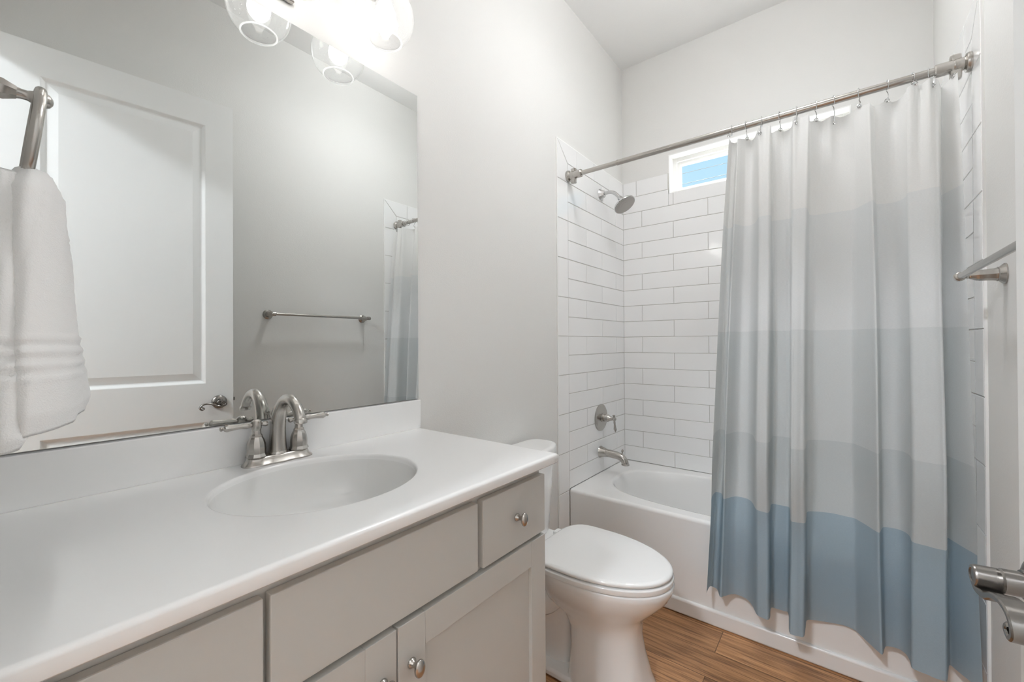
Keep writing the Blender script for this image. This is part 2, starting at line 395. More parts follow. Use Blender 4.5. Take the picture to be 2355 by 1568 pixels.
# ---------------------------------------------------------------- window
x0, x1, z0, z1 = WIN; win = bpy.data.objects.new('window_1', None); COL.objects.link(win); win['kind'] = 'structure'; win.location = ((x0 + x1) / 2, YB + .08, z0)
def rel(o):
    """parent o (built in world coordinates) to an empty at p"""
    return o
def wparts(name, bm, m, par):
    o = obj(name, bm, m); o.parent = par; o.matrix_parent_inverse = Matrix.Translation(-Vector(par.location)); return o
def ring(bm, x0, x1, z0, z1, w, ya, yb_, bev=.002):
    box(bm, (x0, ya, z0), (x0 + w, yb_, z1), bev); box(bm, (x1 - w, ya, z0), (x1, yb_, z1), bev)
    box(bm, (x0 + w, ya, z0), (x1 - w, yb_, z0 + w), bev); box(bm, (x0 + w, ya, z1 - w), (x1 - w, yb_, z1), bev)
b = newbm(); ring(b, x0, x1, z0, z1, .006, YB - .001, YB + .085, .001); wparts('reveal_lining', b, VINYL, win)
b = newbm(); ring(b, x0 + .005, x1 - .005, z0 + .005, z1 - .005, .026, YB + .070, YB + .13); wparts('window_frame', b, VINYL, win)
b = newbm(); ring(b, x0 + .029, x1 - .029, z0 + .029, z1 - .029, .022, YB + .084, YB + .118); wparts('sash', b, VINYL, win)
b = newbm(); box(b, (x0 + .045, YB + .100, z0 + .045), (x1 - .045, YB + .104, z1 - .045)); wparts('glass_pane', b, PANE, win)
# overhead cables beyond the window
for k, (z, h) in enumerate(((4.13, 'upper'), (3.95, 'lower'))):
    b = newbm(); tube(b, [(-8 + 16 * i / 24, 7.4, z - .03 * math.sin(PI * i / 24)) for i in range(25)], .0042, 8)
    tag(obj('overhead_cable', b, CABLE), 'thin pale overhead cable against the sky outside the shower window, %s of two' % h, 'cable', 'cables outside the window')

# ---------------------------------------------------------------- door
hx, hy = 1.446, .043; dang = math.atan2(1.446 - 1.357, .838 - .043); DW = math.hypot(.089, .795)
door = bpy.data.objects.new('door_1', None); COL.objects.link(door); door['kind'] = 'structure'; door.location = (hx, hy, 0); door.rotation_euler = (0, 0, dang)
DZ0, DZ1 = .012, 2.4856
def slab(bm):
    rects = [(.122, DW - .118, 1.045, 2.355), (.122, DW - .118, .25, .850)]
    th = .035
    for side in (0, 1):
        xf = 0 if side == 0 else th; sg = 1 if side == 0 else -1
        ys = [0, .122, DW - .118, DW]; zs = [DZ0, .25, .850, 1.045, 2.355, DZ1]
        for i in range(3):
            for j in range(5):
                if i == 1 and j in (1, 3): continue
                vs = [bm.verts.new((xf, y, z)) for y, z in ((ys[i], zs[j]), (ys[i + 1], zs[j]), (ys[i + 1], zs[j + 1]), (ys[i], zs[j + 1]))]
                bm.faces.new(vs)
        for y0, y1, za, zb in rects:
            prof = [(0, 0), (.003, .0015), (.013, .0105), (.017, .012), (.019, .012), (.050, .0045), (.052, .0040)]
            L = [[(xf + sg * d, y0 + i, za + i), (xf + sg * d, y1 - i, za + i), (xf + sg * d, y1 - i, zb - i), (xf + sg * d, y0 + i, zb - i)] for i, d in prof]
            loops(bm, L, True, False, True)
    P = [(0, DZ0), (DW, DZ0), (DW, DZ1), (0, DZ1)]
    loops(bm, [[(0, y, z) for y, z in P], [(th, y, z) for y, z in P]], True)
b = newbm(); slab(b); obj('door_slab', b, DOORM, door, ang=12)
def lever(par, sgn, xf, yr, zr):
    b = newbm(); ax = (sgn, 0, 0); o = (xf, yr, zr)
    lathe(b, [(.034, 0), (.034, .004), (.033, .007), (.029, .011), (.022, .0145), (.0175, .016), (.0165, .019)], o, ax, 40)
    h = obj('lever_handle', b, DNICK, par)
    b = newbm()
    lathe(b, [(.0138, .012), (.0145, .014), (.0142, .036), (.0125, .038)], o, ax, 28); obj('neck', b, DNICK, h)
    b = newbm(); x0, x1 = xf + sgn * .035, xf + sgn * .058
    Q = [(.0205, -.003), (.0195, -.009), (.013, -.0150), (.003, -.0180), (-.0165, -.0155), (-.034, -.007), (-.050, -.002), (-.063, -.001), (-.076, -.004), (-.085, -.012), (-.088, -.022), (-.081, -.029), (-.0725, -.024), (-.0755, -.0175), (-.080, -.019)]
    Q = smoothpath(Q, 5); n = len(Q); L = []
    for i, (dy, dz) in enumerate(Q):
        a, c = Q[max(i - 1, 0)], Q[min(i + 1, n - 1)]; ty_, tz_ = c[0] - a[0], c[1] - a[1]; m = math.hypot(ty_, tz_) + 1e-9; ny, nz = -tz_ / m, ty_ / m
        t = i / (n - 1); th = .0034 + .0014 * math.exp(-((t - .25) / .15) ** 2) - .0008 * max(0, t - .7)
        xa, xb_ = min(x0, x1), max(x0, x1); r = .0016
        sec = [(xa, th - r), (xa + r, th), (xb_ - r, th), (xb_, th - r), (xb_, -th + r), (xb_ - r, -th), (xa + r, -th), (xa, -th + r)]
        L.append([(x, yr + dy + ny * q, zr + dz + nz * q) for x, q in sec])
    loops(b, L, True, True, True)
    lathe(b, [(.0120, .0345), (.0132, .036), (.0132, .0565), (.0118, .059), (.0085, .0595), (.0075, .0585), (.001, .0585)], (xf, yr + .0085, zr - .003), ax, 28)
    obj('lever', b, DNICK, h, ang=30)
lever(door, -1, 0, DW - .062, .947); lever(door, 1, .035, DW - .062, .947)
b = newbm(); box(b, (.006, DW, .925), (.029, DW + .0015, .985)); box(b, (.011, DW, .947), (.024, DW + .010, .964), .002); obj('latch_plate', b, DNICK, door)
for zc_ in (.25, 1.25, 2.25):
    b = newbm(); lathe(b, [(.006, -.045), (.007, -.044), (.007, .044), (.006, .045)], (.040, -.006, zc_), (0, 0, 1), 16); box(b, (.004, -.002, zc_ - .045), (.036, .0005, zc_ + .045)); obj('hinge', b, DNICK, door)

# ---------------------------------------------------------------- mirror
b = newbm(); box(b, (.0005, YF + .004, 1.0478), (.006, .9600, 2.1127))
for f in b.faces: f.material_index = 0 if f.normal.x > .9 or f.calc_center_median().x > .0055 else 1
mirror = obj('wall_mirror', b, MIRR, smooth=False, mats=[MIRR, EDGE])
tag(mirror, 'large frameless rectangular mirror standing on the white backsplash behind the sink', 'mirror')

# ---------------------------------------------------------------- countertop with basin and backsplash
CT, CB, CF, CR = .9468, .9205, .580, .960
ct = thing('countertop', 'white cultured marble vanity top with oval basin over the greige cabinet', 'countertop', (0, 0, CB))
def put(name, bm, m, par, **k):
    o = obj(name, bm, m, **k); o.parent = par; o.matrix_parent_inverse = par_inv(par); return o
def par_inv(par):
    mm = Matrix.Identity(4); q = par; ch = []
    while q: ch.append(q); q = q.parent
    for q in reversed(ch): mm = mm @ q.matrix_parent_inverse @ Matrix.LocRotScale(q.location, q.rotation_euler, q.scale)
    return mm.inverted()
EC, EA = (.280, .471), (.190, .2127)
y_l = YF + .002
def rect_pt(a, ins):
    xa, xb, ya, yb_ = .002, CF - ins, y_l, CR - ins
    c, s = math.cos(a), math.sin(a)
    t = min(((xb if c > 0 else xa) - EC[0]) / c if abs(c) > 1e-9 else 9, ((yb_ if s > 0 else ya) - EC[1]) / s if abs(s) > 1e-9 else 9)
    return EC[0] + c * t, EC[1] + s * t
angs = [2 * PI * i / 120 for i in range(120)] + [math.atan2(yy - EC[1], xx - EC[0]) % (2 * PI) for xx in (.002, CF) for yy in (y_l, CR)]
angs = sorted(set(round(q, 6) for q in angs))
def ell(a, k, z, dx=0):
    # ellipse point in the direction a
    c, s = math.cos(a), math.sin(a); A, B = EA[0] * k, EA[1] * k
    r = A * B / math.sqrt((B * c) ** 2 + (A * s) ** 2); return (EC[0] + dx + r * c, EC[1] + r * s, z)
b = newbm(); R = .0072
L = []
L.append([ell(q, 1.06, CT - .014) for q in angs]); L.append([ell(q, .968, CT - .0135) for q in angs]); L.append([ell(q, .972, CT - .008) for q in angs])
for k in range(1, 6):
    th = PI / 2 * k / 5; L.append([ell(q, .972 + .028 * (1 - math.cos(th)) , CT - .008 + .008 * math.sin(th)) for q in angs])
L.append([ell(q, 1.02, CT) for q in angs]); L.append([(*rect_pt(q, R + .003), CT) for q in angs])
for k in range(0, 7):
    th = PI / 2 * k / 6; ins = R * (1 - math.sin(th)); L.append([(*rect_pt(q, ins), CT - R * (1 - math.cos(th))) for q in angs])
L.append([(*rect_pt(q, 0), CB + .004) for q in angs]); L.append([(*rect_pt(q, .004), CB) for q in angs]); L.append([ell(q, 1.06, CB) for q in angs])
L.append(L[0])
loops(b, L); put('worktop', b, MARBLE, ct, ang=60)
b = newbm(); L = []
for k, z, dx in [(1.05, CT - .0145, 0), (.968, CT - .0133, 0), (.962, CT - .020, 0), (.950, CT - .042, 0), (.918, CT - .075, 0), (.84, CT - .115, -.003), (.70, CT - .133, -.008), (.5, CT - .142, -.014), (.25, CT - .147, -.018), (.115, CT - .150, -.02)]:
    L.append([ell(q, k, z, dx) for q in angs])
for k, z, dx in [(.115, CT - .160, -.02), (.5, CT - .153, -.014), (.86, CT - .126, -.003), (.98, CT - .080, 0), (1.05, CT - .030, 0)]: L.append([ell(q, k, z, dx) for q in angs])
L.append(L[0]); loops(b, L); put('basin', b, BASINM, ct, ang=70)
b = newbm(); lathe(b, [(.0235, -.151), (.024, -.147), (.019, -.146), (.017, -.149), (.012, -.147), (.001, -.144)], (EC[0] - .02, EC[1], CT), (0, 0, 1), 28, True, True); put('drain', b, NICK, ct)
b = newbm(); box(b, (.001, y_l, CT - .0005), (.020, CR, 1.0448), .0025); put('backsplash', b, MARBLE, ct)

# ---------------------------------------------------------------- vanity cabinet
van = thing('vanity_cabinet', 'greige painted vanity cabinet with flat drawer fronts and recessed panel doors', 'vanity cabinet', (0, 0, 0))
FX = .527; DT = .019
b = newbm()
box(b, (.002, YF + .002, .10), (FX, YF + .020, CB), .001); box(b, (.002, .927, .10), (FX, .945, CB), .001)
box(b, (.002, YF + .020, .10), (FX - .019, .927, .118)); box(b, (.002, YF + .020, .118), (.008, .927, CB))
box(b, (FX - .019, YF + .020, .10), (FX, .927, .78)); box(b, (FX - .019, YF + .020, .78), (FX, .927, CB))
box(b, (.002, YF + .02, 0), (.46, .93, .101)); obj('carcass', b, CAB, van)
def knob(par, y, z):
    b = newbm(); o = (FX + DT, y, z)
    lathe(b, [(.0095, 0), (.0095, .002), (.0078, .0045), (.0055, .008), (.0048, .012), (.0056, .017), (.008, .020)], o, (1, 0, 0), 24)
    L = []
    for k in range(13):
        a = PI * k / 12; r = max(math.sin(a), .002); xx = FX + DT + .0235 - .0075 * math.cos(a)
        L.append([(xx, y + .0115 * r * math.cos(2 * PI * i / 24), z + .0165 * r * math.sin(2 * PI * i / 24)) for i in range(24)])
    loops(b, L, True, True, True); obj('knob', b, NICK, par)
def front(name, y0, y1, za, zb):
    b = newbm(); box(b, (FX + .0005, y0, za), (FX + DT, y1, zb), .0022); return obj(name, b, CAB, van)
d = front('drawer', .697, .945, .7385, .889); knob(d, .8205, .813)
front('false_drawer_front', .2545, .681, .7405, .889)
d = front('drawer', -.012, .246, .7385, .889); knob(d, .117, .813)
def cdoor(y0, y1, za, zb, ky):
    b = newbm(); w = .063; xf = FX + DT
    P = lambda i: [(y0 + i, za + i), (y1 - i, za + i), (y1 - i, zb - i), (y0 + i, zb - i)]
    # stiles and rails as four boxes, panel set back
    box(b, (FX + .0005, y0, za), (xf, y0 + w, zb), .0015); box(b, (FX + .0005, y1 - w, za), (xf, y1, zb), .0015)
    box(b, (FX + .0005, y0 + w, zb - w), (xf - .0003, y1 - w, zb), .0008); box(b, (FX + .0005, y0 + w, za), (xf - .0003, y1 - w, za + w), .0008)
    o = obj('door', b, CAB, van)
    b = newbm(); box(b, (FX + .0005, y0 + w - .004, za + w - .004), (xf - .010, y1 - w + .004, zb - w + .004)); obj('door_panel', b, CAB, o)
    knob(o, ky, .650)
cdoor(.469, .945, .115, .7285, .4985); cdoor(-.012, .4655, .115, .7285, .436)

# ---------------------------------------------------------------- faucet
fx, fy = .052, .474
fa = thing('faucet', 'brushed nickel centerset faucet with arched spout and two levers behind the basin', 'faucet', (fx, fy, CT))
b = newbm(); L = []
for h, g, w in [(0, .0, .0), (.002, .0, 0), (.004, -.001, -.001), (.010, -.0075, -.006), (.015, -.0095, -.0085), (.019, -.011, -.010), (.0205, -.014, -.013)]:
    pts = []
    for i in range(64):
        a = 2 * PI * i / 64; c, s = math.cos(a), math.sin(a)
        yy = (.083 + g) * math.copysign(abs(s) ** .55, s)
        wid = .029 + w - .0035 * math.exp(-((abs(yy) - .026) / .012) ** 2)
        pts.append((wid * math.copysign(abs(c) ** .75, c), yy, h))
    L.append(pts)
loops(b, L, True, True, True); obj('base_plate', b, NICK, fa, ang=50)
P = smoothpath([(-.004, 0, .018), (-.004, 0, .060), (.001, 0, .102), (.016, 0, .135), (.044, 0, .1565), (.074, 0, .1565), (.099, 0, .142), (.113, 0, .124), (.117, 0, .114)], 6)
n = len(P); Rr = [.0215 - .0090 * min(1, i / (n * .6)) ** .8 for i in range(n)]
b = newbm(); tube(b, P, Rr, 24); lathe(b, [(.0235, .0195), (.0225, .024), (.0212, .026)], (-.004, 0, 0), (0, 0, 1), 28)
lathe(b, [(.0135, 0), (.0148, .003), (.0148, .009), (.0138, .012)], (.1155, 0, .119), (.30, 0, -.95), 24); obj('spout', b, NICK, fa)
b = newbm(); tube(b, [(-.034 + .006, 0, .018), (-.028, 0, .110)], .0024, 10); lathe(b, [(.0024, .108), (.006, .112), (.0075, .117), (.006, .122), (.003, .126), (.002, .130)], (-.028, 0, 0), (0, 0, 1), 16); obj('lift_rod', b, NICK, fa)
for s in (-1, 1):
    yy = s * .0508; b = newbm()
    lathe(b, [(.0225, .0195), (.0240, .022), (.0225, .025), (.0205, .029), (.0205, .040), (.0195, .052), (.0165, .062), (.0128, .069), (.0128, .072), (.0100, .076), (.0092, .086)], (0, yy, 0), (0, 0, 1), 10)
    lathe(b, [(.0092, .084), (.0112, .090), (.0115, .101), (.0105, .107), (.006, .1105), (.001, .1112)], (0, yy, 0), (0, 0, 1), 24)
    h = obj('handle', b, NICK, fa, ang=24)
    b = newbm(); z = .098
    lathe(b, [(.003, -.0265), (.0058, -.025), (.0068, -.0205), (.0052, -.016), (.0040, -.0135), (.0052, -.010)], (0, yy, z), (.06, s, .02), 20)
    prof = [(.0050, .009), (.0058, .014), (.0078, .021), (.0070, .027), (.0058, .034), (.0062, .044), (.0078, .056), (.0088, .0635), (.0070, .0685), (.0046, .0705)]
    lathe(b, [(.0040, .070), (.0036, .0725), (.0052, .0745), (.0050, .0775), (.001, .079)], (0, yy, z), (.06, s, .02), 16)
    lathe(b, prof, (0, yy, z), (.06, s, .02), 8); obj('lever', b, NICK, h, ang=24)

# ---------------------------------------------------------------- vanity light
GY = (.258, .498, .738); gx = .135
vl = thing('vanity_light', 'brushed nickel three globe vanity light mounted on the wall above the mirror', 'wall light', (0, GY[1], 2.30))
b = newbm(); box(b, (.001, -.058, -.135), (.020, .036, .05), .004); obj('backplate', b, NICK, vl)
b = newbm(); tube(b, [(.018, -.01, -.0), (.055, -.01, 0)], .011, 16); tube(b, [(.055, GY[0] - GY[1] - .02, 0), (.055, GY[2] - GY[1] + .02, 0)], .009, 16); obj('crossbar', b, NICK, vl)
for y in GY:
    yy = y - GY[1]
    b = newbm(); P = smoothpath([(.055, yy, 0), (.09, yy, .035), (.125, yy, .035), (gx, yy, .012)], 5); tube(b, P, .006, 12)
    lathe(b, [(.010, .018), (.024, .010), (.027, -.004), (.027, -.024), (.022, -.028)], (gx, yy, 0), (0, 0, 1), 28); obj('arm', b, NICK, vl)
    b = newbm(); zc = -.105; L = []
    N = 26; a0, a1 = math.radians(20), math.radians(147)
    for k in range(N + 1):
        a = a0 + (a1 - a0) * k / N; L.append((.083 * math.sin(a), zc + .083 * math.cos(a)))
    prof = L + [(.0435, zc - .0715), (.0425, zc - .0700)] + [(r - .0028 * math.sin(a0 + (a1 - a0) * (N - k) / N), h - .0028 * math.cos(a0 + (a1 - a0) * (N - k) / N)) for k, (r, h) in enumerate(reversed(L))]
    lathe(b, prof, (gx, yy, 0), (0, 0, 1), 44, False, False); sh = obj('glass_globe', b, GLOBE, vl, ang=80)
    sh['label'] = 'clear seeded glass globe open at the bottom'
    b = newbm(); lathe(b, [(.0455 + .0026 * math.cos(q), zc - .0712 + .0026 * math.sin(q)) for q in [2 * PI * k / 12 for k in range(13)]], (gx, yy, 0), (0, 0, 1), 44, False, False); obj('globe_lip', b, GLOBELIP, sh)
    b = newbm(); lathe(b, [(.011, -.030), (.012, -.050), (.020, -.070), (.0285, -.092), (.030, -.104), (.027, -.118), (.018, -.130), (.006, -.1355), (.001, -.136)], (gx, yy, 0), (0, 0, 1), 28); bu = obj('bulb', b, BULBM, vl)

# ---------------------------------------------------------------- bathtub
TY0, TZ = 1.9976, .4458
tub = thing('bathtub', 'white alcove bathtub with flat front apron between the tiled walls', 'bathtub', (WX / 2, (TY0 + YB) / 2, 0))
tx0, tx1, ty0, ty1 = T + .0005, WX - T - .0005, TY0, YB - T - .0005
tcx, tcy = (tx0 + tx1) / 2, 2.366
b = newbm(); n = 96
def tub_loop(ex, ey, z, p, dx=0): return superloop(tcx + dx, tcy, ex, ey, z, p, n)
def outer(ins, z):
    pts = []
    for q in superloop(tcx, tcy, .62, .27, z, 3.2, n):
        d0, d1 = q[0] - tcx, q[1] - tcy
        t = min(((tx1 - ins if d0 > 0 else tx0) - tcx) / d0 if abs(d0) > 1e-9 else 9e9, ((ty1 if d1 > 0 else ty0 + ins) - tcy) / d1 if abs(d1) > 1e-9 else 9e9)
        pts.append((tcx + d0 * t, tcy + d1 * t, z))
    # pull the nearest samples exactly onto the corners
    for cx_, cy_ in ((tx0, ty0 + ins), (tx1 - ins * 0, ty0 + ins), (tx0, ty1), (tx1, ty1)):
        i = min(range(n), key=lambda k: (pts[k][0] - cx_) ** 2 + (pts[k][1] - cy_) ** 2); pts[i] = (cx_, cy_, z)
    return pts
L = []
L.append(outer(0, .03)); L.append(outer(0, TZ - .018))
for k in range(1, 6):
    th = PI / 2 * k / 5; L.append(outer(.016 * (1 - math.cos(th)), TZ - .018 + .018 * math.sin(th)))
L.append(tub_loop(.655, .300, TZ, 3.2)); L.append(tub_loop(.640, .288, TZ - .002, 3.0)); L.append(tub_loop(.630, .280, TZ - .010, 2.9)); L.append(tub_loop(.615, .270, TZ - .06, 2.8))
L.append(tub_loop(.585, .250, TZ - .20, 2.8, -.005)); L.append(tub_loop(.555, .235, TZ - .32, 2.8, -.01)); L.append(tub_loop(.52, .205, TZ - .355, 2.7, -.012)); L.append(tub_loop(.40, .12, TZ - .365, 2.5, -.012)); L.append(tub_loop(.05, .02, TZ - .368, 2, -.012))
loops(b, L, True, False, True)
# base flange of the apron
box(b, (tx0, ty0 - .012, 0), (tx1, ty0 + .02, .070), .009, 4)
o = put('tub_body', b, ACRYL, tub, ang=50)
b = newbm(); lathe(b, [(.034, 0), (.034, .004), (.030, .009), (.012, .011), (.001, .0112)], (.118, 2.366, .372), (.93, 0, .22), 32); put('overflow_cover', b, NICK, tub)
b = newbm(); lathe(b, [(.030, 0), (.030, .003), (.02, .004), (.001, .006)], (.28, 2.366, TZ - .362), (0, 0, 1), 28); put('drain', b, NICK, tub)

# shower fittings on the left alcove wall
sh = thing('showerhead', 'polished shower head on a bent arm high on the left tiled wall', 'shower head', (T + .0, 2.388, 2.156))
b = newbm(); lathe(b, [(.035, 0), (.034, .003), (.027, .012), (.020, .029), (.016, .031), (.012, .032)], (0, 0, 0), (1, 0, 0), 10); obj('flange', b, CHROME, sh, ang=25)
b = newbm(); P = smoothpath([(.02, 0, 0), (.055, 0, .003), (.084, 0, -.004), (.108, 0, -.024), (.127, 0, -.047)], 6); tube(b, P, .0105, 16); ball(b, P[-1], .0135, 10); obj('arm', b, CHROME, sh)
ax = Vector((.55, -.10, -.83)).normalized(); b = newbm(); o0 = Vector(P[-1])
lathe(b, [(.013, -.004), (.0165, .003), (.018, .012), (.020, .020), (.030, .034), (.052, .046), (.0655, .052), (.067, .057), (.066, .062)], o0, ax, 40, True, True); bell = obj('spray_head', b, CHROME, sh)
b = newbm(); lathe(b, [(.0625, .0618), (.0625, .0640), (.054, .0646), (.054, .0655), (.042, .0655), (.042, .0662), (.028, .0662), (.028, .067), (.014, .067), (.001, .0675)], o0, ax, 40); obj('nozzle_face', b, NOZZ, bell)
vv = thing('shower_valve', 'brushed nickel shower valve with round plate and lever on the left tiled wall', 'shower valve', (T, 2.372, .781))
b = newbm(); lathe(b, [(.082, 0), (.082, .004), (.076, .008), (.066, .009), (.060, .011), (.034, .013), (.028, .014)], (0, 0, 0), (1, 0, 0), 48, sx=1, sy=1); obj('escutcheon', b, NICK, vv)
b = newbm(); lathe(b, [(.026, .012), (.027, .016), (.022, .020), (.0225, .050), (.019, .056), (.015, .062), (.012, .072), (.010, .080), (.012, .084), (.012, .094), (.006, .100)], (0, 0, 0), (1, 0, 0), 28)
hd = obj('handle', b, NICK, vv)
b = newbm(); lathe(b, [(.005, -.024), (.008, -.022), (.008, -.017), (.004, -.013), (.007, -.006), (.009, .0), (.0085, .008), (.005, .014), (.0062, .022), (.0052, .034), (.0072, .050), (.0095, .062), (.008, .069), (.004, .072), (.005, .076), (.001, .080)], (.089, 0, 0), (.10, 0, -1), 20); obj('lever', b, NICK, hd)
ts = thing('tub_spout', 'brushed nickel tub spout with lift knob below the shower valve', 'tub spout', (T, 2.366, .572))
b = newbm(); P = smoothpath([(0, 0, 0), (.03, 0, 0), (.07, 0, -.002), (.11, 0, -.006), (.14, 0, -.016), (.156, 0, -.036), (.160, 0, -.052)], 5); n = len(P)
Rr = [.036 - .012 * min(1, i / (n * .22)) - .004 * min(1, i / n) for i in range(n)]
tube(b, P, Rr, 24); lathe(b, [(.020, 0), (.0235, .003), (.0235, .008), (.021, .010)], (.1595, 0, -.046), (.1, 0, -1), 24); sb = obj('spout_body', b, NICK, ts)
b = newbm(); lathe(b, [(.004, -.004), (.003, .014), (.006, .017), (.0078, .022), (.006, .028), (.003, .030), (.002, .033)], (.140, 0, .004), (.1, 0, 1), 16); obj('diverter_knob', b, NICK, ts)

# ---------------------------------------------------------------- shower rod
RY, RZ = 1.995, 2.1467
rod = thing('shower_rod', 'straight brushed nickel shower rod spanning the tub alcove above the curtain', 'shower rod', (0, RY, RZ))
def rp_(name, bm, m=NICK): return obj(name, bm, m, rod)
b = newbm(); tube(b, [(.03, 0, 0), (.30, 0, 0)], .0118, 24); rp_('inner_tube', b)
b = newbm(); lathe(b, [(.0118, .292), (.0140, .294), (.0140, .300), (.0132, .302), (.0132, 1.48)], (0, 0, 0), (1, 0, 0), 28); rp_('outer_tube', b)
for s, xw in ((1, T), (-1, WX - T)):
    b = newbm(); xx = xw
    lathe(b, [(.0305, 0), (.031, .006), (.029, .012), (.022, .015), (.019, .018)], (xx, 0, 0), (s, 0, 0), 36)
    lathe(b, [(.0195, .016), (.0205, .018), (.0205, .038), (.0190, .040), (.0190, .043), (.0205, .045), (.0205, .082), (.017, .086)], (xx, 0, 0), (s, 0, 0), 32)
    box(b, (min(xx + s * .022, xx + s * .050), -.011, -.046), (max(xx + s * .022, xx + s * .050), .011, .036), .005); rp_('end_bracket', b)

# ---------------------------------------------------------------- shower curtain
def ray(u, v):
    r3 = (u - 1177.5) / 967.136; u3 = -(v - 784) / 967.136
    return (fw + r2 * r3 + u2 * u3)
HEM = [(1624.5, 1374), (1626, 1360), (1633, 1348), (1641, 1350), (1650, 1356), (1656, 1372), (1665, 1371), (1678, 1367), (1690, 1366), (1703, 1370), (1715, 1376), (1724, 1384), (1731, 1394), (1740, 1412), (1748, 1418), (1757, 1422), (1766, 1425), (1771, 1419), (1773, 1398), (1784, 1399), (1800, 1404), (1813, 1411), (1815, 1452), (1824, 1460), (1837, 1463), (1849, 1463), (1853, 1440), (1856, 1426), (1876, 1426), (1900, 1430), (1922, 1434), (1942, 1438), (1957, 1444), (1970, 1452), (1985, 1466), (2000, 1480), (2015, 1494), (2029, 1505), (2034, 1492), (2038, 1486), (2055, 1488), (2072, 1495), (2085, 1506), (2093, 1520), (2097, 1535), (2112, 1543), (2130, 1550), (2150, 1559), (2168, 1565), (2178, 1566), (2181, 1546), (2184, 1529), (2200, 1541), (2216, 1554), (2232, 1567), (2248, 1580), (2261, 1592)]
ZH, YMAX = .185, 1.980
hem = []
for u, v in HEM:
    dd = ray(u, v); t = (ZH - CAM[2]) / dd.z; p = Vector(CAM) + dd * t
    if p.y > YMAX: p = Vector(CAM) + dd * (YMAX / dd.y)
    hem.append((p.x, p.y, p.z))
hem = smoothpath(hem, 5)
NS = len(hem)
anch = [(.700, .800), (.745, .822), (.925, .930), (1.0, 1.020), (1.055, 1.080), (1.28, 1.265), (1.36, 1.375), (1.44, 1.445), (1.53, 1.490)]
def xt(x):
    if x <= anch[0][0]: return anch[0][1] + (x - anch[0][0]) * .8
    for (a, b_), (c, d_) in zip(anch, anch[1:]):
        if x <= c: return b_ + (x - a) / (c - a) * (d_ - b_)
    return anch[-1][1] + (x - anch[-1][0]) * .6
ymean = sum(p[1] for p in hem) / NS
HOOKX = [.814, .868, .926, .985, 1.045, 1.108, 1.160, 1.234, 1.314, 1.378, 1.418, 1.470]
ZTOP = 2.1015
def top_pt(i):
    x, y, z = hem[i]; X = xt(x)
    yy = 1.982 + max(-.050, min(.036, (y - ymean) * .80))
    return X, yy
def sag(X):
    for a, b_ in zip(HOOKX, HOOKX[1:]):
        if a <= X <= b_:
            t = (X - a) / (b_ - a); w = b_ - a; return -(.006 + .22 * max(0, w - .045)) * math.sin(PI * t) ** 1.0, math.sin(2 * PI * t), w
    return 0, 0, 0
NZ = 70
bm = newbm(); uvl = bm.loops.layers.uv.new('UVMap'); rows = []
rnd = random.Random(9); ph = [rnd.uniform(0, 6.28) for _ in range(8)]
arc = [0.0]
for p, q in zip(hem, hem[1:]): arc.append(arc[-1] + math.dist(p[:2], q[:2]))
for j in range(NZ + 1):
    t = j / NZ                                  # 0 at the hem, 1 at the top
    row = []
    for i in range(NS):
        hx_, hy_, hz_ = hem[i]; X, Yt_ = top_pt(i); sg, sn, w = sag(X)
        zt = ZTOP + sg
        x = hx_ + (X - hx_) * t; y = hy_ + (Yt_ - hy_) * t; z = hz_ + (zt - hz_) * t
        fz = max(0.0, min(1.0, (z - .47) / .35)); fz = fz * fz * (3 - 2 * fz)
        y += fz * (1 - t) ** .7 * .85 * (hy_ - ymean)
        near = max(0, (t - .80) / .20)
        y += near ** 1.5 * .010 * sn * (1 if w > .04 else .5)
        mid = math.sin(PI * t)
        y += mid * .004 * (math.sin(arc[i] * 31 + t * 3 + ph[0]) + .6 * math.sin(arc[i] * 57 - t * 5 + ph[1]))
        x += mid * .004 * math.sin(arc[i] * 9 + t * 4 + ph[2])
        y = min(y, 1.984) if z < .56 else y
        row.append((bm.verts.new((x, y, z)), arc[i] / arc[-1], (z - .10) / (2.12 - .10)))
    rows.append(row)
for a, c in zip(rows, rows[1:]):
    for i in range(NS - 1):
        q = (a[i], a[i + 1], c[i + 1], c[i]); f = bm.faces.new([k[0] for k in q]); f.smooth = True
        for lp, k in zip(f.loops, q): lp[uvl].uv = (k[1], k[2])
me = bpy.data.meshes.new('shower_curtain'); bm.to_mesh(me); bm.free(); me.materials.append(CURT)
cur = bpy.data.objects.new('shower_curtain', me); COL.objects.link(cur)
tag(cur, 'banded white and dusty blue fabric shower curtain gathered at the right of the tub', 'shower curtain')
ords = ['first', 'second', 'third', 'fourth', 'fifth', 'sixth', 'seventh', 'eighth', 'ninth', 'tenth', 'eleventh', 'last']
rs = random.Random(3)
flat = [v.co.copy() for v in me.vertices if v.co.z > 2.06]
